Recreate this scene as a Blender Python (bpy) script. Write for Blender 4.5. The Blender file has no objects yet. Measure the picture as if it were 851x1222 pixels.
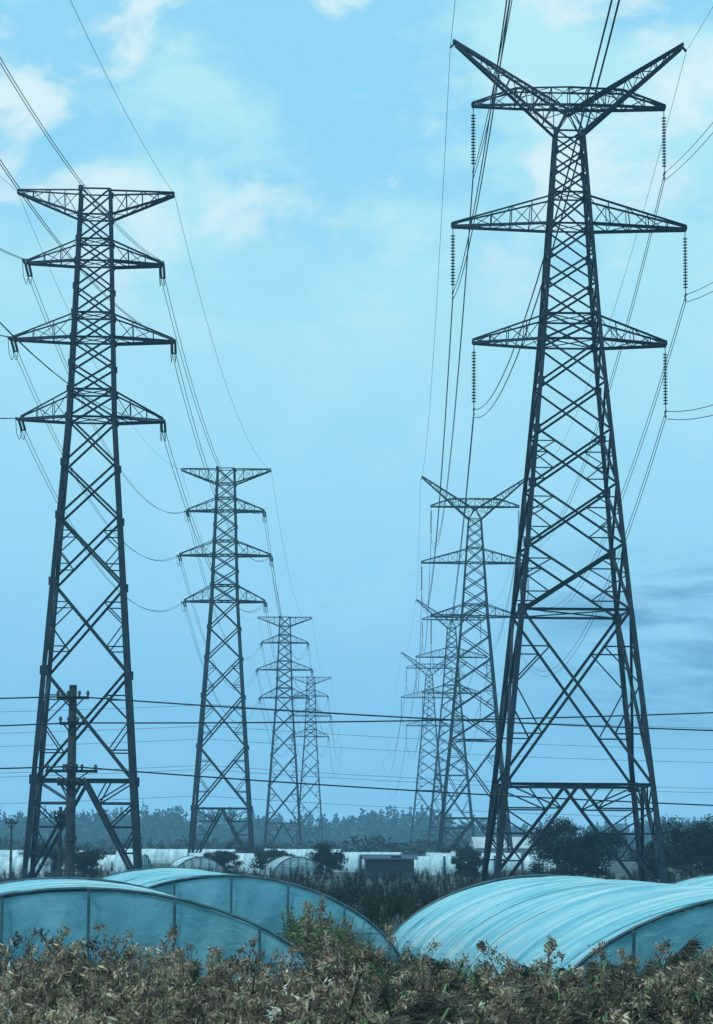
import bpy, math, random
import numpy as np
from mathutils import Vector, Matrix
random.seed(7); rng=np.random.default_rng(11)
sc=bpy.context.scene
sc.view_settings.view_transform='Standard'; sc.view_settings.look='None'; sc.view_settings.exposure=0
COL=sc.collection

# ---------------------------------------------------------------- helpers
def link(o,parent=None):
    COL.objects.link(o)
    if parent: o.parent=parent
    return o
def empty(name,loc=(0,0,0),yaw=0):
    e=bpy.data.objects.new(name,None); e.location=loc; e.rotation_euler=(0,0,yaw); e.empty_display_size=1
    return link(e)
class MB:
    def __init__(s): s.v=[]; s.f=[]
    def add(s,v,f):
        b=len(s.v); s.v+=v; s.f+=[tuple(b+i for i in q) for q in f]
    def mesh(s,name,mat,smooth=False):
        m=bpy.data.meshes.new(name); m.from_pydata(s.v,[],s.f); m.materials.append(mat)
        if smooth: m.polygons.foreach_set('use_smooth',[True]*len(m.polygons))
        m.update(); return m
def member(mb,a,b,w,ref=None):
    a=Vector(a); b=Vector(b); d=b-a
    if d.length<1e-4: return
    d.normalize()
    r=Vector((0,0,1)) if abs(d.z)<.9 else Vector((1,0.3,0))
    u=d.cross(r).normalized(); v=d.cross(u).normalized(); t=.22*w
    pr=[(0,0),(w,0),(w,t),(t,t),(t,w),(0,w)]
    vs=[]
    for p in (a,b):
        for x,y in pr: vs.append(tuple(p+u*(x-w*.4)+v*(y-w*.4)))
    fs=[(i,(i+1)%6,6+(i+1)%6,6+i) for i in range(6)]+[(5,4,3,2,1,0),(6,7,8,9,10,11)]
    mb.add(vs,fs)
def tube(mb,a,b,r0,r1=None,n=8,cap=True):
    r1=r0 if r1 is None else r1
    a=Vector(a); b=Vector(b); d=(b-a).normalized()
    r=Vector((0,0,1)) if abs(d.z)<.9 else Vector((1,0,0))
    u=d.cross(r).normalized(); v=d.cross(u)
    vs=[]
    for p,R in ((a,r0),(b,r1)):
        for i in range(n):
            t=2*math.pi*i/n; vs.append(tuple(p+u*R*math.cos(t)+v*R*math.sin(t)))
    fs=[(i,(i+1)%n,n+(i+1)%n,n+i) for i in range(n)]
    if cap: fs+=[tuple(range(n-1,-1,-1)),tuple(range(n,2*n))]
    mb.add(vs,fs)
def box(mb,c,s):
    x,y,z=c; a,b,h=s[0]/2,s[1]/2,s[2]/2
    vs=[(x+i*a,y+j*b,z+k*h) for k in(-1,1) for j in(-1,1) for i in(-1,1)]
    mb.add(vs,[(0,2,3,1),(4,5,7,6),(0,1,5,4),(2,6,7,3),(0,4,6,2),(1,3,7,5)])
def lathe_string(mb,a,b,R=.15,pitch=.17,n=8):
    a=Vector(a); b=Vector(b); L=(b-a).length; d=(b-a)/L
    r=Vector((0,0,1)) if abs(d.z)<.9 else Vector((1,0,0))
    u=d.cross(r).normalized(); v=d.cross(u); k=max(3,int(L/pitch))
    prof=[]
    for i in range(k):
        s=L*(i+.1)/k; e=L/k
        prof+=[(s,.035),(s+.25*e,R),(s+.4*e,R),(s+.55*e,.04)]
    prof+=[(L,.03)]
    vs=[]
    for s,R_ in prof:
        for i in range(n):
            t=2*math.pi*i/n; vs.append(tuple(a+d*s+u*R_*math.cos(t)+v*R_*math.sin(t)))
    fs=[]
    for j in range(len(prof)-1):
        for i in range(n): fs.append((j*n+i,j*n+(i+1)%n,(j+1)*n+(i+1)%n,(j+1)*n+i))
    mb.add(vs,fs)

# ---------------------------------------------------------------- materials
def newmat(name):
    m=bpy.data.materials.new(name); m.use_nodes=True; nt=m.node_tree
    return m,nt,nt.nodes['Principled BSDF'],nt.nodes['Material Output']
def noise_mat(name,c1,c2,scale=5,rough=.7,metal=0,bump=.0,detail=4,coord='Object',stretch=(1,1,1)):
    m,nt,b,o=newmat(name); N=nt.nodes; L=nt.links
    tc=N.new('ShaderNodeTexCoord'); mp=N.new('ShaderNodeMapping'); mp.inputs['Scale'].default_value=stretch
    nz=N.new('ShaderNodeTexNoise'); nz.inputs['Scale'].default_value=scale; nz.inputs['Detail'].default_value=detail
    rp=N.new('ShaderNodeValToRGB'); rp.color_ramp.elements[0].color=(*c1,1); rp.color_ramp.elements[1].color=(*c2,1)
    rp.color_ramp.elements[0].position=.35; rp.color_ramp.elements[1].position=.65
    L.new(tc.outputs[coord],mp.inputs[0]); L.new(mp.outputs[0],nz.inputs['Vector']); L.new(nz.outputs['Fac'],rp.inputs[0]); L.new(rp.outputs[0],b.inputs['Base Color'])
    b.inputs['Roughness'].default_value=rough; b.inputs['Metallic'].default_value=metal
    if bump:
        bp=N.new('ShaderNodeBump'); bp.inputs['Strength'].default_value=bump; L.new(nz.outputs['Fac'],bp.inputs['Height']); L.new(bp.outputs[0],b.inputs['Normal'])
    return m
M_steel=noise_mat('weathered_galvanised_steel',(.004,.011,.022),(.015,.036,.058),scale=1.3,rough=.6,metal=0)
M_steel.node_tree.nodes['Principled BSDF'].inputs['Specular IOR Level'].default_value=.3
M_ins=noise_mat('insulator_glass',(.006,.015,.025),(.02,.035,.05),scale=4,rough=.35)
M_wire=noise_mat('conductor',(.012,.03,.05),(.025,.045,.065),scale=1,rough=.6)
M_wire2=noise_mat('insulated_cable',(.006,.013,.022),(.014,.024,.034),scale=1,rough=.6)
M_pole=noise_mat('concrete_pole',(.02,.036,.05),(.05,.075,.09),scale=3,rough=.9,bump=.2)
M_bark=noise_mat('bark',(.03,.025,.02),(.07,.055,.04),scale=6,rough=.95)
def leafmat(name,trans=.25,rough=.7):
    m,nt,b,o=newmat(name); N=nt.nodes; L=nt.links
    at=N.new('ShaderNodeAttribute'); at.attribute_name='col'
    L.new(at.outputs['Color'],b.inputs['Base Color']); b.inputs['Roughness'].default_value=rough
    b.inputs['Specular IOR Level'].default_value=.25
    if trans:
        tr=N.new('ShaderNodeBsdfTranslucent'); L.new(at.outputs['Color'],tr.inputs['Color'])
        mx=N.new('ShaderNodeMixShader'); mx.inputs[0].default_value=trans
        L.new(b.outputs[0],mx.inputs[1]); L.new(tr.outputs[0],mx.inputs[2]); L.new(mx.outputs[0],o.inputs['Surface'])
    return m
M_leaf=leafmat('foliage',.12); M_leaffar=leafmat('foliage_plain',0)
def plastic(name,ca,cb,cc,transp=.1,transl=.25,bands=(.12,2.2,.15),bs=.75,bump=.7,p0=.38,p1=.62):
    m,nt,b,o=newmat(name); N=nt.nodes; L=nt.links
    tc=N.new('ShaderNodeTexCoord')
    def mapping(s):
        mp=N.new('ShaderNodeMapping'); mp.inputs['Scale'].default_value=s; L.new(tc.outputs['Object'],mp.inputs[0]); return mp.outputs[0]
    def noise(v,s,d,dist=0):
        nz=N.new('ShaderNodeTexNoise'); nz.inputs['Scale'].default_value=s; nz.inputs['Detail'].default_value=d; nz.inputs['Distortion'].default_value=dist; L.new(v,nz.inputs['Vector']); return nz.outputs['Fac']
    nA=noise(mapping(bands),bs,6); nB=noise(mapping((.5,1,.6)),1.6,7)
    av=N.new('ShaderNodeMix'); av.data_type='FLOAT'; av.inputs[0].default_value=.35; L.new(nA,av.inputs[2]); L.new(nB,av.inputs[3])
    rp=N.new('ShaderNodeValToRGB'); e=rp.color_ramp.elements
    e[0].position=p0; e[0].color=(*ca,1); e[1].position=p1; e[1].color=(*cc,1); x=e.new(.5); x.color=(*cb,1)
    L.new(av.outputs[0],rp.inputs[0])
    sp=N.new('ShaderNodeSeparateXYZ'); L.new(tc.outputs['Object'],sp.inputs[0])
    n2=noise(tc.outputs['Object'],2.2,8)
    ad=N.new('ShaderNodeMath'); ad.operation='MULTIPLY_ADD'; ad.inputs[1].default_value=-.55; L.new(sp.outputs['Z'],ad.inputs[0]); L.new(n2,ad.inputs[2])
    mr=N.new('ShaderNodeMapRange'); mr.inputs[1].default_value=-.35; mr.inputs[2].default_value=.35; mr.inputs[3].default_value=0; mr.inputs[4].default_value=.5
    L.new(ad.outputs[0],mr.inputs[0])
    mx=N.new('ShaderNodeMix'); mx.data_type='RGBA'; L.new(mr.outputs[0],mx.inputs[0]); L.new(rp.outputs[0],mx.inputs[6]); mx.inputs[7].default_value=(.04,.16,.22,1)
    L.new(mx.outputs[2],b.inputs['Base Color']); b.inputs['Roughness'].default_value=.22
    wr=noise(mapping((.5,1.6,.6)),4,5,1.4)
    bp=N.new('ShaderNodeBump'); bp.inputs['Strength'].default_value=bump; bp.inputs['Distance'].default_value=.12; L.new(wr,bp.inputs['Height']); L.new(bp.outputs[0],b.inputs['Normal'])
    last=b
    if transl:
        tl=N.new('ShaderNodeBsdfTranslucent'); L.new(mx.outputs[2],tl.inputs[0])
        m1=N.new('ShaderNodeMixShader'); m1.inputs[0].default_value=transl; L.new(b.outputs[0],m1.inputs[1]); L.new(tl.outputs[0],m1.inputs[2]); last=m1
    if transp:
        tp=N.new('ShaderNodeBsdfTransparent'); tp.inputs[0].default_value=(.75,.95,1,1)
        m2=N.new('ShaderNodeMixShader'); m2.inputs[0].default_value=transp; L.new(last.outputs[0],m2.inputs[1]); L.new(tp.outputs[0],m2.inputs[2]); last=m2
    L.new(last.outputs[0],o.inputs['Surface']); return m
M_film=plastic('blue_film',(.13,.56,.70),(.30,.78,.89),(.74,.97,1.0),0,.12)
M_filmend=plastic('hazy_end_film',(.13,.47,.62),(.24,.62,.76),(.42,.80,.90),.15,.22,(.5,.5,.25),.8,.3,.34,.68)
M_white=plastic('white_film',(.28,.46,.55),(.45,.65,.72),(.72,.86,.9),.0,0)
M_pipe=noise_mat('galvanised_pipe',(.02,.07,.10),(.06,.14,.18),scale=4,rough=.5)
M_rope=noise_mat('tie_rope',(.05,.26,.34),(.08,.34,.42),scale=4,rough=.8)

# ---------------------------------------------------------------- lattice towers
def lerp(a,b,t): return Vector(a)*(1-t)+Vector(b)*t
def corners(z,w):
    h=w/2; return [Vector((-h,-h,z)),Vector((h,-h,z)),Vector((h,h,z)),Vector((-h,h,z))]
def body(mb,lv,legw0,legw1):
    H=lv[-1][0]
    for i in range(len(lv)-1):
        z0,w0,st,hz=lv[i]; z1,w1=lv[i+1][:2]
        A=corners(z0,w0); B=corners(z1,w1); lw=legw0+(legw1-legw0)*(z0/H)
        dw=max(.09,lw*.52); rw=max(.055,lw*.26)
        for k in range(4):
            k2=(k+1)%4; a,b,c,d=A[k],A[k2],B[k2],B[k]
            member(mb,a,d,lw)
            if k in(0,2): box(mb,(d.x,d.y,d.z),(lw*1.6,lw*1.2,lw*1.7))
            if hz: member(mb,a,b,dw)
            if st=='K':
                m=(c+d)/2
                for p,q in((a,d),(b,c)):
                    member(mb,p,m,dw*1.15)
                    for t in(.3,.55,.78):
                        e=lerp(p,m,t); g=lerp(p,q,t); member(mb,e,g,rw)
                    for t0,t1 in((0.3,.55),(.55,.78),(.78,1)):
                        member(mb,lerp(p,m,t0),lerp(p,q,t1),rw)
                    top=lerp(q,m,.5); member(mb,lerp(p,m,.78),top,rw)
            else:
                member(mb,a,c,dw); member(mb,b,d,dw)
                s=w0/(w0+w1); X=lerp(a,c,s)
                if st=='R':
                    for p,q in((a,d),(b,c)):
                        lm=lerp(p,q,s)
                        e=lerp(p,X,.5); f=lerp(q,X,.5)
                        member(mb,e,lerp(p,q,s*.5),rw); member(mb,f,lerp(p,q,s+(1-s)*.5),rw)
                        member(mb,lm,e,rw); member(mb,lm,f,rw)
        if hz:
            member(mb,A[0],A[2],rw); member(mb,A[1],A[3],rw)
    T=corners(lv[-1][0],lv[-1][1])
    for k in range(4): member(mb,T[k],T[(k+1)%4],.11)
def truss(mb,root,tip,n,cw,bw,cb=None,vert=True):
    prev=None; cb=cb or cw
    for i in range(n+1):
        t=i/n; P=[lerp(root[k],tip[k],t) for k in range(4)]
        if prev:
            for k in range(4):
                member(mb,prev[k],P[k],cb if k<2 else cw)
                k2=(k+1)%4
                if k==2 and not vert: continue
                if i%2: member(mb,prev[k],P[k2],bw)
                else: member(mb,prev[k2],P[k],bw)
        for k in range(4):
            if vert or k!=2: member(mb,P[k],P[(k+1)%4],bw)
        prev=P
def wid(lv,z):
    for i in range(len(lv)-1):
        if lv[i][0]<=z<=lv[i+1][0]:
            t=(z-lv[i][0])/(lv[i+1][0]-lv[i][0]); return lv[i][1]*(1-t)+lv[i+1][1]*t
    return lv[-1][1]
def arm(mb,lv,s,zb,zt,L,ztip,n=5,cb=.18):
    wb=wid(lv,zb)/2; wt=wid(lv,zt)/2; e=.16
    root=[(s*wb,-wb,zb),(s*wb,wb,zb),(s*wt,wt*.7,zt),(s*wt,-wt*.7,zt)]
    tip=[(s*L,-e,ztip-.1),(s*L,e,ztip-.1),(s*L,e,ztip+.12),(s*L,-e,ztip+.12)]
    truss(mb,root,tip,n,.12,.055,cb,False)
def lin(z,pts):
    for (a,wa),(b,wb) in zip(pts,pts[1:]):
        if a<=z<=b: return wa+(wb-wa)*(z-a)/(b-a)
pr=[(0,10.7),(6.9,9.3),(18.1,7.0),(36.05,3.75),(50.3,1.8)]
zs=[(0,'K',0),(6.9,'R',1),(18.1,'R',1),(22.4,'R',0),(26.4,'R',0),(30.0,'X',0),(33.2,'X',0),(36.05,'X',1),(37.75,'X',1),(39.9,'X',0),(41.9,'X',0),(43.9,'X',1),(46.05,'X',1),(47.6,'X',0),(49.0,'X',0),(50.3,'X',1)]
LR=[(z,lin(z,pr),st,h) for z,st,h in zs]
mbR=MB(); body(mbR,LR,.38,.21)
for s in(-1,1):
    arm(mbR,LR,s,36.05,37.75,6.45,36.1,4,.2)
    arm(mbR,LR,s,43.9,45.9,7.85,43.95,5,.2)
    truss(mbR,[(0,-.75,52.1),(0,.75,52.1),(0,.75,53.3),(0,-.75,53.3)],[(s*3.6,-.55,52.1),(s*3.6,.55,52.1),(s*3.6,.5,53.25),(s*3.6,-.5,53.25)],3,.12,.055,.18)
    truss(mbR,[(s*3.6,-.55,52.1),(s*3.6,.55,52.1),(s*3.6,.5,53.25),(s*3.6,-.5,53.25)],[(s*6.5,-.15,52.1),(s*6.5,.15,52.1),(s*6.5,.15,52.3),(s*6.5,-.15,52.3)],2,.12,.055,.18)
    truss(mbR,[(s*.9,-.9,50.3),(s*.9,.9,50.3),(0,.7,51.7),(0,-.7,51.7)],[(s*7.6,-.15,56.3),(s*7.6,.15,56.3),(s*7.75,.15,56.6),(s*7.75,-.15,56.6)],8,.18,.06,.2)
    member(mbR,(s*7.6,0,56.5),(s*7.95,0,56.1),.14)
    for y in(-1,1): member(mbR,(s*.9,y*.9,50.3),(0,y*.75,52.1),.1)
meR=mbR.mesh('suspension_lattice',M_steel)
insR=[(s*x,0,z) for s in(-1,1) for x,z in((6.4,52.05),(7.75,43.8),(6.35,35.95))]
INSL=4.3
mi=MB()
for x,y,z in insR:
    lathe_string(mi,(x,y,z-.5),(x,y,z-INSL+.3),R=.16,pitch=.2); tube(mi,(x,0,z),(x,0,z-INSL),.03,n=6); box(mi,(x,0,z-INSL-.1),(.10,.7,.12))
    box(mi,(x,0,z-INSL-.45),(.08,.5,.1)); tube(mi,(x,0,z-INSL-.1),(x,0,z-INSL-.45),.03,n=6)
meRi=mi.mesh('suspension_insulators',M_ins)
pl=[(0,8.2),(34.7,3.4),(52.3,2.2)]
zs=[(0,'K',0),(7.6,'R',1),(15.6,'R',0),(22.2,'R',0),(27.2,'X',0),(31.2,'X',0),(34.7,'X',1),(36.8,'X',1),(38.8,'X',0),(40.8,'X',1),(42.7,'X',1),(44.7,'X',0),(46.7,'X',1),(48.4,'X',1),(50.3,'X',1),(52.3,'X',1)]
LL=[(z,lin(z,pl),st,h) for z,st,h in zs]
mbL=MB(); body(mbL,LL,.40,.23)
conL=[(5.1,46.7),(6.05,40.8),(5.35,34.7)]
for s in(-1,1):
    arm(mbL,LL,s,50.3,52.25,5.95,52.2,4)
    arm(mbL,LL,s,46.7,48.4,5.1,46.75,3,.24)
    arm(mbL,LL,s,40.8,42.7,6.05,40.85,3,.24)
    arm(mbL,LL,s,34.7,36.8,5.35,34.75,3,.24)
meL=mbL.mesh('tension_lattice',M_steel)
mi=MB(); jm=MB()
SL=2.6
for s in(-1,1):
    for x,z in conL:
        for t in(-1,1):
            for o in(-.13,.13):
                lathe_string(mi,(s*x+o,t*.2,z-.15),(s*x+o,t*(.2+SL),z-.4),R=.10)
            box(mi,(s*x,t*(.3+SL),z-.42),(.4,.12,.1))
        for o in(-.15,.15):
            P=[]
            for i in range(13):
                q=-1+2*i/12; P.append((s*x+o,q*(.3+SL),z-.42-1.0*(1-q**4)))
            for a,b in zip(P,P[1:]): tube(jm,a,b,.024,n=5,cap=False)
meLi=mi.mesh('strain_insulators',M_ins); meLj=jm.mesh('jumper_loops',M_wire)
mf=MB()
for k in corners(0,10.7): tube(mf,(k.x,k.y,-.2),(k.x,k.y,.35),.5,.4,n=12)
meRf=mf.mesh('footings',M_pole)
mf=MB()
for k in corners(0,8.2): tube(mf,(k.x,k.y,-.2),(k.x,k.y,.35),.45,.35,n=12)
meLf=mf.mesh('footings',M_pole)
RT=[(14.05,175,.03),(17.3,389,-.01),(21.0,587,-.01),(20.6,750,0)]
LT=[(-20.0,200,.05),(-17.3,352,.0),(-15.5,585,0),(-13.2,796,0)]
for x,y,yaw in RT:
    e=empty('transmission_tower',(x,y,0),yaw)
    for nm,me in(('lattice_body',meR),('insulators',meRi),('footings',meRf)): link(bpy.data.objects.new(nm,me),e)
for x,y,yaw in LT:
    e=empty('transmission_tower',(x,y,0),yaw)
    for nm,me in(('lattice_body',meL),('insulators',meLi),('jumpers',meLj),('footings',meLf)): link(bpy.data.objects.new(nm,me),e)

# ---------------------------------------------------------------- wires
def wires(name,spans,r,mat):
    cu=bpy.data.curves.new(name,'CURVE'); cu.dimensions='3D'; cu.bevel_depth=r; cu.bevel_resolution=0; cu.use_fill_caps=True
    for a,b,sag in spans:
        n=28; sp=cu.splines.new('POLY'); sp.points.add(n-1)
        for i in range(n):
            t=i/(n-1); p=lerp(a,b,t); p.z-=4*sag*t*(1-t); sp.points[i].co=(p.x,p.y,p.z,1)
    cu.materials.append(mat); o=bpy.data.objects.new(name,cu); return link(o)
def W(T,p):
    x,y,yaw=T; c,s=math.cos(yaw),math.sin(yaw); return Vector((x+c*p[0]-s*p[1],y+s*p[0]+c*p[1],p[2]))
prevR=(10.4,-45,0); chain=[prevR]+RT+[(20,1180,0)]
sp=[];gw=[]
for A,B in zip(chain,chain[1:]):
    d=B[1]-A[1]; sg=9.0*(d/214)**1.2 if d<300 else 11
    for x,y,z in insR:
        for o in(0,.5):
            sp.append((W(A,(x,0,z-INSL-.1-o)),W(B,(x,0,z-INSL-.1-o)),sg*(1+.02*(o>0))))
    for s in(-1,1): gw.append((W(A,(s*7.95,0,56.1)),W(B,(s*7.95,0,56.1)),sg*.75))
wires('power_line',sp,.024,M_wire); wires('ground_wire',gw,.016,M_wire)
prevL=(-23.6,-15,.0); chain=[prevL]+LT+[(-11,1010,0)]
sp=[];gw=[]
for A,B in zip(chain,chain[1:]):
    d=B[1]-A[1]; sg=7.0*(d/180)**1.2
    for s in(-1,1):
        for x,z in conL:
            for o in(-.15,.15):
                sp.append((W(A,(s*x+o,SL+.3,z-.42)),W(B,(s*x+o,-SL-.3,z-.42)),sg*(1+.03*(o>0))))
        gw.append((W(A,(s*5.95,0,52.2)),W(B,(s*5.95,0,52.2)),sg*.75))
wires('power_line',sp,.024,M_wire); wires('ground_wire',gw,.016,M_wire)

# ---------------------------------------------------------------- distribution line with poles
def util_pole(loc,H,yaw,arms,r=.17):
    e=empty('utility_pole',loc,yaw)
    m=MB(); tube(m,(0,0,-.2),(0,0,H),r,r*.66,n=14); 
    for z in(H*.62,H*.3): tube(m,(0,0,z),(0,0,z+.25),r*1.12,n=14)
    link(bpy.data.objects.new('shaft',m.mesh('shaft',M_pole,False)),e)
    m=MB(); mi=MB()
    for z,L in arms:
        box(m,(0,-r-.05,z),(L,.1,.14))
        for s in(-1,1):
            member(m,(s*L*.35,-r-.05,z),(0,-r+.03,z-.55),.06)
        for x in(-L*.46,-L*.15,L*.2,L*.46):
            tube(mi,(x,-r-.05,z+.06),(x,-r-.05,z+.16),.05,n=8); tube(mi,(x,-r-.05,z+.16),(x,-r-.05,z+.32),.10,.05,n=8)
    link(bpy.data.objects.new('crossarms',m.mesh('crossarms',M_steel)),e)
    link(bpy.data.objects.new('pin_insulators',mi.mesh('pins',M_ins)),e)
    return e
util_pole((-13.15,125,0),10.3,.1,[(9.7,1.5),(8.5,1.2),(6.3,2.4),(5.7,1.3)],r=.27)
util_pole((-13.95,128,0),4.7,.1,[(4.2,.6)],r=.12)
util_pole((-28.2,222,0),5.0,.1,[(4.6,1.0)],r=.12)
util_pole((60,141,0),13.3,.1,[(13.0,2.0),(9.0,2.0),(5,2.2)],r=.29)
util_pole((-75,118,0),10.3,.1,[(9.6,2.0),(6.5,2.2)],r=.29)
sp=[]
for dx,z1,z0,z2 in((0,9.75,9.6,9.2),(.5,8.55,7.6,13.0),(-.4,6.5,6.4,5.0)):
    sp.append(((-75,118+dx,z0),(-13.1,124.6+dx,z1),.6)); sp.append(((-13.1,124.6+dx,z1),(60,141+dx,z2),.9))
wires('distribution_line',sp,.034,M_wire2)
sp=[]
for z,dy in((12.2,0),(12.9,2),(16.5,3),(18.5,5),(8.8,0),(22,9)):
    sp.append(((-160,330+dy*3,z),(-20,350+dy*3,z+.4),2.0)); sp.append(((-20,350+dy*3,z+.4),(160,372+dy*3,z+1.3),3.0))
wires('distribution_line',sp,.025,M_wire)

# ---------------------------------------------------------------- greenhouses
def gh(loc,yaw,w,H,L,film,endfilm,detail=True,rib=1.7):
    e=empty('greenhouse',loc,yaw)
    def prof(t):
        return -w*math.cos(t), H*(.75*math.sin(t)+.25*math.sin(t)**2)
    nt=36 if detail else 14; step=.12 if detail else 1.2; nl=int(L/step)+1
    vs=[];fs=[]
    sd=random.random()*50
    amp=[random.uniform(.2,1.8) for _ in range(60)]
    for j in range(nl+1):
        y=L*j/nl; ph=(y/rib)%1; k0=int(y/rib); dip=math.sin(math.pi*ph)
        sg=1-.015*dip*amp[k0]
        for i in range(nt+1):
            t=math.pi*i/nt; x,z=prof(t)
            wob=(.028*math.sin(1.1*y+sd+3*t)+.016*amp[k0]*math.sin(7.3*y-6*t+sd)*math.sin(2.3*t+y)+.010*math.sin(13*y+5*t+amp[k0]*3)*math.sin(t*2+sd+k0)) if detail else 0
            k=sg+wob*math.sin(t)*.55
            vs.append((x*(1+.3*(k-1)),y,z*k))
    for j in range(nl):
        for i in range(nt): a=j*(nt+1)+i; fs.append((a,a+1,a+nt+2,a+nt+1))
    m=MB(); m.add(vs,fs); link(bpy.data.objects.new('film_cover',m.mesh('film_cover',film,True)),e)
    m=MB()
    for ye in(0.03,L-.03):
        n=24*3; vs=[];fs=[]
        K=14
        for i in range(n+1):
            t=math.pi*i/n; x,z=prof(t)
            for k in range(K+1):
                q=k/K; vs.append((x*.995,ye+(.08*math.sin(x*3.2+q*4+sd)+.05*math.sin(x*9-q*6))*math.sin(math.pi*q)*(1 if detail else 0),z*q*.985))
        for i in range(n):
            for k in range(K): a=i*(K+1)+k; fs.append((a,a+1,a+K+2,a+K+1))
        m.add(vs,fs)
    link(bpy.data.objects.new('end_walls',m.mesh('end_walls',endfilm,True)),e)
    m=MB(); r=.03 if detail else .04
    ys=[0,L]
    for y in ys:
        P=[prof(math.pi*i/24) for i in range(25)]
        for a,b in zip(P,P[1:]): tube(m,(a[0]*1.004,y,a[1]*1.01),(b[0]*1.004,y,b[1]*1.01),r*1.1,n=6)
        for x in(-.62*w,-.3*w,.02*w,.34*w,.66*w):
            t=math.acos(-x/w); z=prof(t)[1]; tube(m,(x,y-.1,0),(x,y-.1,z),r,n=6)
        tube(m,(-w*.93,y-.1,H*.42),(w*.93,y-.1,H*.42),r*.5,n=6)
    if detail:
        y=rib
        while y<L-.3:
            P=[prof(math.pi*i/20) for i in range(21)]
            for a,b in zip(P,P[1:]): tube(m,(a[0]*.985,y,a[1]*.975),(b[0]*.985,y,b[1]*.975),.018,n=5,cap=False)
            y+=rib
    link(bpy.data.objects.new('pipe_frame',m.mesh('pipe_frame',M_pipe)),e)
    if detail:
        m=MB(); y=rib*.5
        while y<L:
            P=[prof(math.pi*i/24) for i in range(25)]
            for a,b in zip(P,P[1:]): tube(m,(a[0]*1.0,y,a[1]*.988+.01),(b[0]*1.0,y,b[1]*.988+.01),.009,n=4,cap=False)
            y+=rib*2
        link(bpy.data.objects.new('tie_ropes',m.mesh('tie_ropes',M_rope)),e)
    return e
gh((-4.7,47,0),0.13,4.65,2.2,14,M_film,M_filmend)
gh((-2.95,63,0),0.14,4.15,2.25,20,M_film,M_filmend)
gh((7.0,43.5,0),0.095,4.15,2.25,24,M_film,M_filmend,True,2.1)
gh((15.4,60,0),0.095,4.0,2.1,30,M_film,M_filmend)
far=[(-26,235,1.5,2.4,1.8,9),(-20.5,265,1.4,2.6,1.9,8),(-14,245,.1,2.4,1.8,20),(-9.4,300,1.5,2.6,2.0,9),(-5.5,262,.15,2.4,1.8,22),(0.6,300,1.5,2.4,1.9,6),
     (9.0,272,1.5,2.6,1.9,7),(6.0,340,1.4,3,2.1,10),(15,290,1.5,2.6,1.9,7),(21,340,1.5,3,2.1,12),(-33,340,1.5,2.8,2.1,14),(-18,410,1.5,3,2.2,18),(30,320,1.5,2.8,2.0,10),(34,420,1.5,3,2.3,20),(-2,420,1.5,3,2.3,12)]
for x,y,yaw,w,H,L in far: gh((x,y,0),yaw,w,H,L,M_white,M_white,False,2)

# ---------------------------------------------------------------- farm buildings
M_wall=noise_mat('shed_wall',(.03,.06,.11),(.05,.09,.14),scale=.8,rough=.8)
M_roof=noise_mat('pale_sheet_roof',(.35,.45,.5),(.5,.6,.63),scale=.6,rough=.6)
M_dark=noise_mat('dark_opening',(.01,.015,.02),(.02,.025,.03),scale=2,rough=.4)
M_plas=noise_mat('plaster',(.3,.36,.38),(.42,.48,.5),scale=.8,rough=.85)
def shed(name,loc,yaw,w,d,h,rh,mw,mr,nwin):
    e=empty(name,loc,yaw)
    m=MB(); box(m,(0,0,h/2),(w,d,h)); vs=[(-w/2,-d/2,h),(-w/2,d/2,h),(-w/2,0,h+rh)]; 
    m.add(vs,[(0,1,2)]); m.add([(w/2,-d/2,h),(w/2,d/2,h),(w/2,0,h+rh)],[(0,2,1)])
    link(bpy.data.objects.new('walls',m.mesh('walls',mw)),e)
    m=MB(); o=.35
    for s in(-1,1):
        sl=rh/(d/2); a=(s*(d/2+o),h-sl*o+.03); b=(0,h+rh+.03)
        v=[(-w/2-o,a[0],a[1]),(w/2+o,a[0],a[1]),(w/2+o,b[0],b[1]),(-w/2-o,b[0],b[1])]
        v+=[(p[0],p[1],p[2]+.09) for p in v]
        m.add(v,[(0,1,2,3),(7,6,5,4),(0,4,5,1),(1,5,6,2),(3,2,6,7),(0,3,7,4)])
    link(bpy.data.objects.new('roof',m.mesh('roof',mr)),e)
    m=MB()
    for i in range(nwin):
        x=-w/2+w*(i+.5)/nwin
        if i==nwin//2: box(m,(x,-d/2-.02,1.0),(1.0,.06,2.0))
        else: box(m,(x,-d/2-.02,h*.58),(1.1,.06,.9))
    link(bpy.data.objects.new('windows_and_door',m.mesh('win',M_dark)),e)
shed('farm_shed',(3.2,250,0),.05,4.4,3.4,1.7,.3,M_wall,M_wall,4)
shed('farm_house',(23,420,0),.1,9,6,2.7,1.5,M_plas,M_roof,4)

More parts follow.
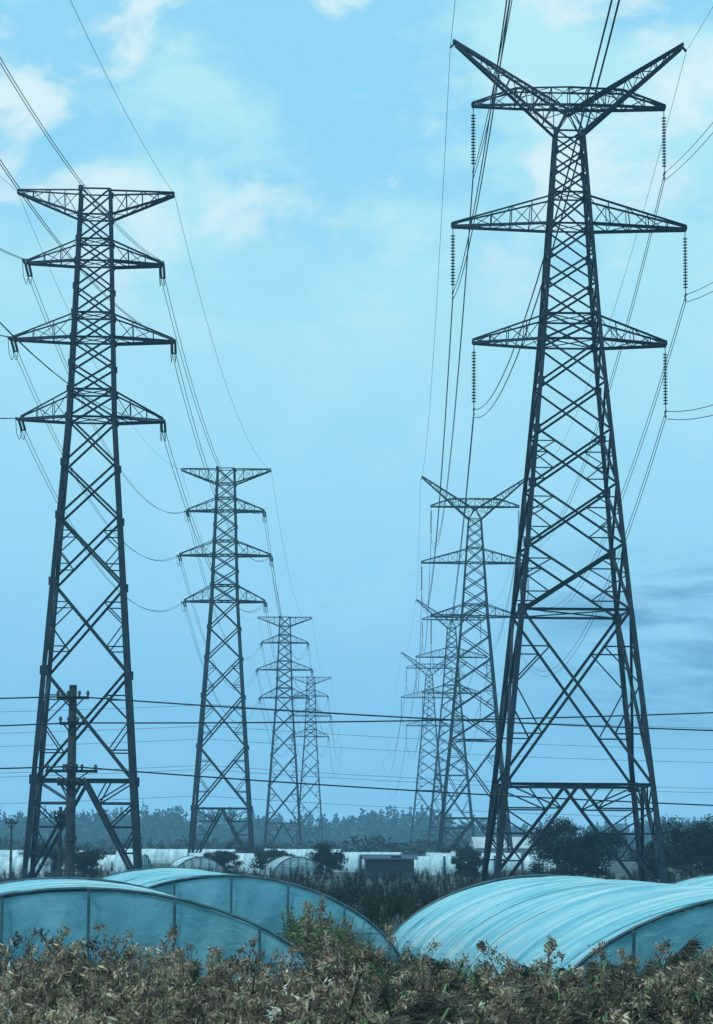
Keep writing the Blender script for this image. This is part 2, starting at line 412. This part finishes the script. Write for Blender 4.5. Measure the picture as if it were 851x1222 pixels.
# ---------------------------------------------------------------- vegetation (numpy)
def unit(v): return v/np.maximum(np.linalg.norm(v,axis=-1,keepdims=True),1e-9)
def rhombs(c,d,L,Wd,rg,up=None):
    d=unit(d); n=rg.normal(size=d.shape) if up is None else up
    s=unit(np.cross(d,n)); L=np.asarray(L).reshape(-1,1); Wd=np.asarray(Wd).reshape(-1,1)
    return np.stack([c,c+d*L*.45+s*Wd/2,c+d*L,c+d*L*.45-s*Wd/2],1)
def mesh_np(name,V,C,mat):
    N=len(V); me=bpy.data.meshes.new(name)
    me.vertices.add(N*4); me.vertices.foreach_set('co',V.astype(np.float32).ravel())
    me.loops.add(N*4); me.loops.foreach_set('vertex_index',np.arange(N*4,dtype=np.int32))
    me.polygons.add(N); me.polygons.foreach_set('loop_start',np.arange(0,N*4,4,dtype=np.int32))
    try: me.polygons.foreach_set('loop_total',np.full(N,4,dtype=np.int32))
    except Exception: pass
    me.update(calc_edges=True)
    at=me.attributes.new('col','FLOAT_COLOR','POINT')
    c=np.ones((N,4,4),np.float32); c[:,:,:3]=C[:,None,:]; at.data.foreach_set('color',c.ravel())
    me.materials.append(mat); return me
def cvar(base,n,rg,v=.35):
    b=np.array(base)[None,:]*np.exp(rg.normal(size=(n,1))*v)
    return np.clip(b*(1+rg.normal(size=(n,3))*.08),0.004,.6)
BR=(.26,.205,.14); BR2=(.08,.07,.05); GR=(.028,.062,.034); GR2=(.13,.175,.07)
def stem(pts,r,rg):
    pts=np.array(pts); out=[]
    for a,b in zip(pts,pts[1:]):
        for s in(np.array([r,0,0]),np.array([0,r,0])):
            out.append([a-s,a+s,b+s*.8,b-s*.8])
    return np.array(out)
def plantA(seed,h=1.0):  # tall weed with feathery drooping seed heads
    rg=np.random.default_rng(seed); V=[];C=[]
    lean=rg.normal(size=2)*.2
    def ax(t): return np.array([lean[0]*t*t*h,lean[1]*t*t*h,h*t-.04*t**3])
    s=stem([ax(t) for t in np.linspace(0,1,6)],.006,rg); V.append(s); C.append(cvar(BR2,len(s),rg,.2))
    nb=rg.integers(4,7); tone=rg.uniform(.45,1.4)
    for b in range(nb):
        f=(b+1)/nb; t0=.52+.48*f; p=ax(min(t0,1)); a=rg.uniform(0,2*np.pi); L=rg.uniform(.24,.42)*(1.15-.35*f)
        dirv=np.array([np.cos(a)*.5,np.sin(a)*.5,rg.uniform(.6,1.15)])
        if b==nb-1: dirv=np.array([lean[0]*1.5,lean[1],1.0]); L*=1.15
        n=56; t=np.sort(rg.random(n)**.85); cur=p+dirv*t[:,None]*L; cur[:,2]-=.6*L*t**2.4
        thick=.022*np.sin(np.pi*np.clip(t*.9+.1,0,1))+.004
        c=cur+rg.normal(size=(n,3))*thick[:,None]
        d=dirv[None]*(1-t[:,None]*.6)+rg.normal(size=(n,3))*.40; d[:,2]-=t*1.0
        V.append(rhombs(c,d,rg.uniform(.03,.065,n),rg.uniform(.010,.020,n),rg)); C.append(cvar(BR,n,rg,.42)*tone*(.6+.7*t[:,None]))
    n=10; t=rg.uniform(.15,.7,n); a=rg.uniform(0,6.28,n)
    c=np.array([ax(x) for x in t]); d=np.stack([np.cos(a),np.sin(a),rg.uniform(-.5,.7,n)],1)
    V.append(rhombs(c,d,rg.uniform(.16,.34,n),rg.uniform(.016,.036,n),rg)); C.append(cvar(GR,n,rg,.4))
    return np.concatenate(V),np.concatenate(C)
def plantB(seed,h=1.0,col=GR2): # leafy bush
    rg=np.random.default_rng(seed); V=[];C=[]
    for k in range(6):
        a=rg.uniform(0,6.28); tilt=rg.uniform(.08,.38); top=np.array([np.cos(a)*tilt*h,np.sin(a)*tilt*h,h*rg.uniform(.7,1)])
        pts=[top*np.array([t,t,t**.85]) for t in np.linspace(0,1,5)]
        s=stem(pts,.005,rg); V.append(s); C.append(cvar(BR2,len(s),rg,.2))
        n=36; t=rg.uniform(.25,1,n); c=top*np.stack([t,t,t**.85],1); aa=rg.uniform(0,6.28,n)
        d=np.stack([np.cos(aa),np.sin(aa),rg.uniform(-.2,.9,n)],1)
        sz=(1.3-t*.8)
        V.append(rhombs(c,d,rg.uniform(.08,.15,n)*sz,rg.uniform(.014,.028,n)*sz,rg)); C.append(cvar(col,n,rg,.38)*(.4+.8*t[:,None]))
    return np.concatenate(V),np.concatenate(C)
def plantC(seed,h=1.0): # reed with a one-sided nodding plume
    rg=np.random.default_rng(seed); V=[];C=[]
    la=rg.uniform(-.5,.5)+ (0 if seed%4 else np.pi); lean=rg.uniform(.22,.5)
    def ax(t): return np.array([np.cos(la)*lean*t**2.2*h,np.sin(la)*lean*t**2.2*h,h*(t-.12*t**4)])
    s=stem([ax(t) for t in np.linspace(0,1,9)],.006,rg); V.append(s); C.append(cvar(BR2,len(s),rg,.2))
    n=220; t=rg.uniform(.68,1,n); c=np.array([ax(x) for x in t]); tone=rg.choice([.8,1.2,2.6,3.4])
    d=np.array([np.cos(la),np.sin(la),-.45])[None]*.9+rg.normal(size=(n,3))*.36
    V.append(rhombs(c+rg.normal(size=(n,3))*.014,d,rg.uniform(.06,.15,n)*(1.35-t)*2.6,rg.uniform(.007,.013,n),rg)); C.append(cvar((.065,.062,.048),n,rg,.4)*tone)
    n=20; t=rg.uniform(.1,.8,n); a=rg.uniform(0,6.28,n); base=np.array([ax(x) for x in t])
    for i in range(n): # long arching blades in 3 segments
        o=np.array([np.cos(a[i]),np.sin(a[i]),0]); L=rg.uniform(.3,.55); w=rg.uniform(.007,.013); sd=np.array([-o[1],o[0],0])
        prev=None; col=cvar((.10,.16,.065),1,rg,.35)
        for j in range(5):
            q=j/4; p=base[i]+o*L*q*.7+np.array([0,0,1])*L*(1.2*q-1.0*q*q); ww=sd*w*(1-q*.85); cur=(p-ww,p+ww)
            if prev: V.append(np.array([[prev[0],prev[1],cur[1],cur[0]]])); C.append(col)
            prev=cur
    return np.concatenate(V),np.concatenate(C)
def plantD(seed,h=1.0): # broad-bladed
    rg=np.random.default_rng(seed); V=[];C=[]
    for k in range(12):
        a=rg.uniform(0,6.28); z0=rg.uniform(.25,.85)*h; L=rg.uniform(.3,.5)*h; prev=None; w=rg.uniform(.02,.035)
        o=np.array([np.cos(a),np.sin(a),0]); s=np.array([-np.sin(a),np.cos(a),0])
        for j in range(7):
            t=j/6; p=np.array([0,0,z0])+o*L*t*.8+np.array([0,0,1])*L*(1.1*t-1.35*t*t); ww=w*math.sin(math.pi*min(.98,.18+.82*t))*s
            cur=(p-ww,p+ww)
            if prev: V.append(np.array([[prev[0],prev[1],cur[1],cur[0]]])); C.append(cvar((.16,.26,.09),1,rg,.25))
            prev=cur
    s=stem([(0,0,0),(0,0,h*.9)],.012,rg); V.append(s); C.append(cvar(GR2,len(s),rg,.2))
    return np.concatenate(V),np.concatenate(C)
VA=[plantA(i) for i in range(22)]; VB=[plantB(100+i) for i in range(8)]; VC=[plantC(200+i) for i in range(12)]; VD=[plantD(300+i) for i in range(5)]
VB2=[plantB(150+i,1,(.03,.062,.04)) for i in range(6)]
def scatter(name,items,mat):
    Vs=[];Cs=[]
    for (V,C),x,y,s,sc_,tint in items:
        a=rng.uniform(0,6.283) if sc_ is None else sc_
        c,sn=math.cos(a),math.sin(a); R=np.array([[c,sn,0],[-sn,c,0],[0,0,1]])
        Vs.append((V@R)*s+np.array([x,y,0])); Cs.append(C*tint)
    me=mesh_np(name,np.concatenate(Vs),np.clip(np.concatenate(Cs),0,.7),mat)
    return link(bpy.data.objects.new(name,me))
items=[]
def patch(x,y,k): return math.sin(x*k+1.3)*math.cos(y*k*.8+.4)+.5*math.sin(x*k*2.3+y*1.1)
for i in range(1850):
    y=rng.uniform(17.5,42.5); x=rng.uniform(-1,1)*(.155*y+.8)
    u=x/y
    base=1.15+.14*patch(x,y,.9)+rng.normal()*.15
    if y>33: base-=.07
    if y>38: base-=.05
    if rng.random()<.05: base+=.22
    if -.045<u<-.02 and y>32: base-=.14
    if u<-.01: pa,pc=.80,.04
    elif u<.05: pa,pc=.30,.22
    else: pa,pc=.30,.30
    r=rng.random(); clump=patch(x+3,y,1.4)
    tint=float(np.exp(rng.normal()*.36))*(1+.3*clump)
    if r<pa: v=VA[rng.integers(len(VA))]; h=base*1.08; an=None
    elif r<pa+pc: v=VC[rng.integers(len(VC))]; h=base*1.14; an=rng.normal()*.7
    else: v=(VB if rng.random()<.6 else VB2)[rng.integers(6)]; h=base*.86; an=None
    items.append((v,x,y,h,an,max(.35,tint)))
for i in range(90): # leaning feathery reeds on the right
    y=rng.uniform(25,38); x=rng.uniform(.04,.15)*y; items.append((VC[rng.integers(12)],x,y,rng.uniform(1.2,1.72)+(.15 if abs(x/y-.1)<.02 else 0),rng.normal()*.5,.9))
for i in range(16):
    y=rng.uniform(21,26); x=y*rng.uniform(-.02,.014); items.append((VD[rng.integers(5)],x,y,rng.uniform(1.35,1.65),None,1.0))
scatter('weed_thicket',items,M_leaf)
items=[]
for i in range(80):  # bush between the first two greenhouses
    y=rng.uniform(51,58); x=rng.normal(-.75,.5)
    if x<-.1-(y-47)*.13: continue
    items.append(((VB if rng.random()<.8 else VA)[rng.integers(8)],x,y,1.62-.35*abs(x+.9)+rng.normal()*.12,None,float(np.exp(rng.normal()*.2))*.85))
for i in range(110):
    y=rng.uniform(41.5,45.5); x=rng.uniform(-.6,2.3)
    h=1.12-.15*abs(x-.4)+rng.normal()*.13
    items.append(((VB if rng.random()<.75 else VC)[rng.integers(8)],x,y,max(.8,h),None,float(np.exp(rng.normal()*.2))))
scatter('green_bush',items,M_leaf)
items=[]
for i in range(420):
    y=rng.uniform(44,62); x=rng.uniform(-.02,.045)*y+.3+rng.normal()*.3
    if y>47 and x> 2.2-(y-47)*.03: continue
    if y>47 and x<-.1-(y-47)*.13: continue
    items.append((VB2[rng.integers(6)],x,y,rng.uniform(.4,.9),None,.9))
scatter('gap_weeds',items,M_leaf)
items=[]
for i in range(2000):
    y=85+ (rng.random()**1.5)*170; x=rng.uniform(-1,1)*(.15*y+3)
    p=patch(x*.25,y*.12,1.0)
    h=(1.35+.28*p+rng.normal()*.22)
    if y>120: h*=.75
    items.append((VB2[rng.integers(6)],x,y,max(.5,h),None,float(np.exp(rng.normal()*.35))*.5))
scatter('field_shrubs',items,M_leaffar)

# trees
def crown(rg,cx,cy,cz,rx,ry,rz,n,ls,col,k=14):
    V=[];C=[]
    for i in range(k):
        d=unit(rg.normal(size=3)); r=rg.uniform(.35,.95); cc=np.array([cx+d[0]*rx*r,cy+d[1]*ry*r,cz+d[2]*rz*r]); cr=rg.uniform(.22,.42)
        m=n//k; q=unit(rg.normal(size=(m,3)))*(rg.random((m,1))**.45)*cr*np.array([rx,ry,rz])
        c=cc+q; tint=rg.uniform(.6,1.35)
        V.append(rhombs(c,rg.normal(size=(m,3)),rg.uniform(.6,1.3,m)*ls,rg.uniform(.4,.8,m)*ls,rg)); C.append(cvar(col,m,rg,.3)*tint)
    return np.concatenate(V),np.concatenate(C)
def tree(x,y,H,R,seed,col=(.014,.033,.024)):
    rg=np.random.default_rng(seed); e=empty('broadleaf_tree',(x,y,0),0)
    m=MB(); th=H*.35; tube(m,(0,0,-.1),(.05*H*rg.normal()*.3,0,th),.045*H*.6,.03*H*.6,n=8)
    for k in range(7):
        a=k*2.4+rg.uniform(0,.5); r=R*rg.uniform(.4,.75); p=(math.cos(a)*r,math.sin(a)*r,H*rg.uniform(.5,.85))
        q=(p[0]*.4,p[1]*.4,th+(p[2]-th)*.55); tube(m,(0,0,th*.9),q,.022*H*.5,.014*H*.5,n=6); tube(m,q,p,.014*H*.5,.006*H*.5,n=6)
    link(bpy.data.objects.new('trunk_and_limbs',m.mesh('trunk',M_bark)),e)
    V,C=crown(rg,0,0,H*.62,R,R,H*.36,6200,.17,col,26)
    V2,C2=crown(rg,0,0,H*.3,R*.9,R*.9,H*.25,1800,.18,col,10)
    link(bpy.data.objects.new('crown',mesh_np('crown',np.concatenate([V,V2]),np.concatenate([C,C2]),M_leaffar)),e)
for i,(x,y,H,R) in enumerate([(15.0,200,5.3,2.2),(18.2,202,4.6,2.2),(16.6,206,4.3,2.0),(24.4,196,5.3,2.3),(26.8,198,5.2,2.2),(22.7,204,3.6,1.8),
        (-22.5,225,2.8,1.8),(-26.8,235,3.0,2.2),(-2.6,245,3.1,1.7),(-12.8,260,2.7,2.2),(-8.2,272,2.6,2.2),(26.2,310,3.6,2.3),(12.2,300,3.1,2.4),(37,300,5,3),(9.4,225,2.5,1.5)]):
    tree(x,y,H,R,500+i)
# distant tree belt
Vs=[];Cs=[]; rg=np.random.default_rng(5)
for i in range(620):
    y=rg.uniform(1150,1420); x=rg.uniform(-.2,.2)*y; u=x/y
    hh=15 if u<.035 else 11.5
    H=(hh+1.8*math.sin(x*.05)+rg.normal()*1.5)*(y/1250); con=rg.random()<.35
    n=110; t=rg.random(n)
    if con: H*=1.14; rad=(1-t)*2.6
    else: rad=np.sqrt(np.clip(1-(2*t-1)**2,0,1))*rg.uniform(3,5)
    a=rg.uniform(0,6.28,n); rr=rad*np.sqrt(rg.random(n))
    c=np.stack([x+np.cos(a)*rr,y+np.sin(a)*rr,H*(.12+.88*t)],1)
    Vs.append(rhombs(c,rg.normal(size=(n,3)),rg.uniform(1.2,2.4,n)*(.6 if con else 1),rg.uniform(1,1.8,n)*(.6 if con else 1),rg)); Cs.append(cvar((.016,.038,.034),n,rg,.3))
    n=40; c=np.stack([x+rg.normal(size=n)*6,y+rg.normal(size=n)*4,rg.uniform(0,hh*.6,n)],1)
    Vs.append(rhombs(c,rg.normal(size=(n,3)),rg.uniform(3,5,n),rg.uniform(2,4,n),rg)); Cs.append(cvar((.016,.036,.032),n,rg,.3))
for i in range(360):
    y=rg.uniform(420,900); x=rg.uniform(-.18,.18)*y; H=rg.uniform(1.5,4.2); n=70; t=rg.random(n); a=rg.uniform(0,6.28,n); rr=np.sqrt(1-(2*t-1)**2)*rg.uniform(2,5)*np.sqrt(rg.random(n))
    c=np.stack([x+np.cos(a)*rr*1.6,y+np.sin(a)*rr,H*t],1)
    Vs.append(rhombs(c,rg.normal(size=(n,3)),rg.uniform(.7,1.3,n),rg.uniform(.5,1,n),rg)); Cs.append(cvar((.018,.038,.031),n,rg,.3))
link(bpy.data.objects.new('distant_tree_belt',mesh_np('belt',np.concatenate(Vs),np.concatenate(Cs),M_leaffar)))

# ---------------------------------------------------------------- ground
M_ground=noise_mat('rough_field',(.018,.032,.024),(.05,.068,.05),scale=.12,rough=.95,bump=.3,detail=12,stretch=(1,.5,1))
m=MB(); n=40; S=7000
vs=[(-S+2*S*i/n,-600+ (S+600)*(j/n)**2,0) for j in range(n+1) for i in range(n+1)]
m.add(vs,[(j*(n+1)+i,j*(n+1)+i+1,(j+1)*(n+1)+i+1,(j+1)*(n+1)+i) for j in range(n) for i in range(n)])
link(bpy.data.objects.new('ground',m.mesh('ground',M_ground)))

# ---------------------------------------------------------------- air haze (homogeneous volume over the plain, own glow stands in for scattered light)
mh=bpy.data.materials.new('glowing_haze'); mh.use_nodes=True; nt=mh.node_tree
for nd in list(nt.nodes): 
    if nd.type!='OUTPUT_MATERIAL': nt.nodes.remove(nd)
o=[x for x in nt.nodes if x.type=='OUTPUT_MATERIAL'][0]
DEN=.00030
ab=nt.nodes.new('ShaderNodeVolumeAbsorption'); ab.inputs['Color'].default_value=(0,0,0,1); ab.inputs['Density'].default_value=DEN
em=nt.nodes.new('ShaderNodeEmission'); em.inputs['Color'].default_value=(.17,.52,.82,1); em.inputs['Strength'].default_value=DEN
ad=nt.nodes.new('ShaderNodeAddShader'); nt.links.new(ab.outputs[0],ad.inputs[0]); nt.links.new(em.outputs[0],ad.inputs[1]); nt.links.new(ad.outputs[0],o.inputs['Volume'])
m=MB(); box(m,(0,1100,60.0),(5000,3200,124)); link(bpy.data.objects.new('haze',m.mesh('haze',mh)))

# ---------------------------------------------------------------- world
w=bpy.data.worlds.new('World'); sc.world=w; w.use_nodes=True; nt=w.node_tree; N=nt.nodes; L=nt.links
for nd in list(N): N.remove(nd)
out=N.new('ShaderNodeOutputWorld')
EL=math.radians(50); AZ=math.radians(-140)
sky=N.new('ShaderNodeTexSky'); sky.sky_type='NISHITA'; sky.sun_disc=False; sky.sun_elevation=EL; sky.sun_rotation=AZ
b1=N.new('ShaderNodeBackground'); b1.inputs[1].default_value=.1; L.new(sky.outputs[0],b1.inputs[0])
tc=N.new('ShaderNodeTexCoord'); sp_=N.new('ShaderNodeSeparateXYZ'); L.new(tc.outputs['Generated'],sp_.inputs[0])
rp=N.new('ShaderNodeValToRGB'); e=rp.color_ramp.elements
e[0].position=0; e[0].color=(.26,.62,.88,1); e[1].position=1; e[1].color=(.55,.92,1.0,1)
for p,c in((.05,(.27,.63,.91)),(.12,(.36,.76,.97)),(.2,(.45,.84,.98)),(.3,(.52,.89,.97))): x=e.new(p); x.color=(*c,1)
L.new(sp_.outputs['Z'],rp.inputs[0])
def mapr(src,a,b,c,d):
    m=N.new('ShaderNodeMapRange'); m.interpolation_type='SMOOTHSTEP'
    for i,v in enumerate((a,b,c,d)): m.inputs[i+1].default_value=v
    L.new(src,m.inputs[0]); return m.outputs[0]
def mul(a,b):
    m=N.new('ShaderNodeMath'); m.operation='MULTIPLY'; L.new(a,m.inputs[0])
    if isinstance(b,float): m.inputs[1].default_value=b
    else: L.new(b,m.inputs[1])
    return m.outputs[0]
def noise(scale,det,st,loc=(0,0,0),rough=.55,dist=0):
    mp=N.new('ShaderNodeMapping'); mp.inputs['Scale'].default_value=st; mp.inputs['Location'].default_value=loc; L.new(tc.outputs['Generated'],mp.inputs[0])
    n=N.new('ShaderNodeTexNoise'); n.inputs['Scale'].default_value=scale; n.inputs['Detail'].default_value=det; n.inputs['Roughness'].default_value=rough; n.inputs['Distortion'].default_value=dist
    L.new(mp.outputs[0],n.inputs['Vector']); return n.outputs['Fac']
def mixc(f,a,col):
    m=N.new('ShaderNodeMix'); m.data_type='RGBA'; L.new(f,m.inputs[0]); L.new(a,m.inputs[6]); m.inputs[7].default_value=(*col,1); return m.outputs[2]
c=rp.outputs[0]
c=mixc(mul(mapr(noise(15,4,(1,1,1.5)),.40,.60,0,.9),mapr(sp_.outputs['Z'],.17,.26,.08,1)),c,(.28,.70,.95))
c=mixc(mul(mapr(noise(21,6,(1,1,1.5),(3.1,1.2,.7),.55,.3),.46,.64,0,.95),mapr(sp_.outputs['Z'],.17,.26,.10,1)),c,(.78,.97,.99))
stk=mul(mapr(noise(12,6,(1,1,5),(4,2.6,.3),.6,.4),.36,.58,0,.85),mul(mapr(sp_.outputs['X'],.045,.10,0,1),mul(mapr(sp_.outputs['Z'],.03,.055,0,1),mapr(sp_.outputs['Z'],.085,.12,1,0))))
c=mixc(stk,c,(.10,.32,.54))
b2=N.new('ShaderNodeBackground'); L.new(c,b2.inputs[0]); b2.inputs[1].default_value=1.0
mx=N.new('ShaderNodeMixShader'); mx.inputs[0].default_value=.96; L.new(b1.outputs[0],mx.inputs[1]); L.new(b2.outputs[0],mx.inputs[2]); L.new(mx.outputs[0],out.inputs['Surface'])

sl=bpy.data.lights.new('sun','SUN'); sl.energy=1.1; sl.angle=math.radians(12); sl.color=(1,.98,.94)
so=bpy.data.objects.new('sun',sl); so.rotation_euler=Vector((math.sin(AZ)*math.cos(EL),math.cos(AZ)*math.cos(EL),math.sin(EL))).to_track_quat('Z','Y').to_euler(); link(so)

cam=bpy.data.cameras.new('camera'); cam.lens=94.3; cam.sensor_width=36; cam.clip_end=20000; cam.clip_start=.5
co=bpy.data.objects.new('camera',cam); link(co)
co.matrix_world=Matrix.Translation((0,0,3))@Matrix.Rotation(math.radians(90+7.07),4,'X')@Matrix.Rotation(.006,4,'Z')
sc.camera=co
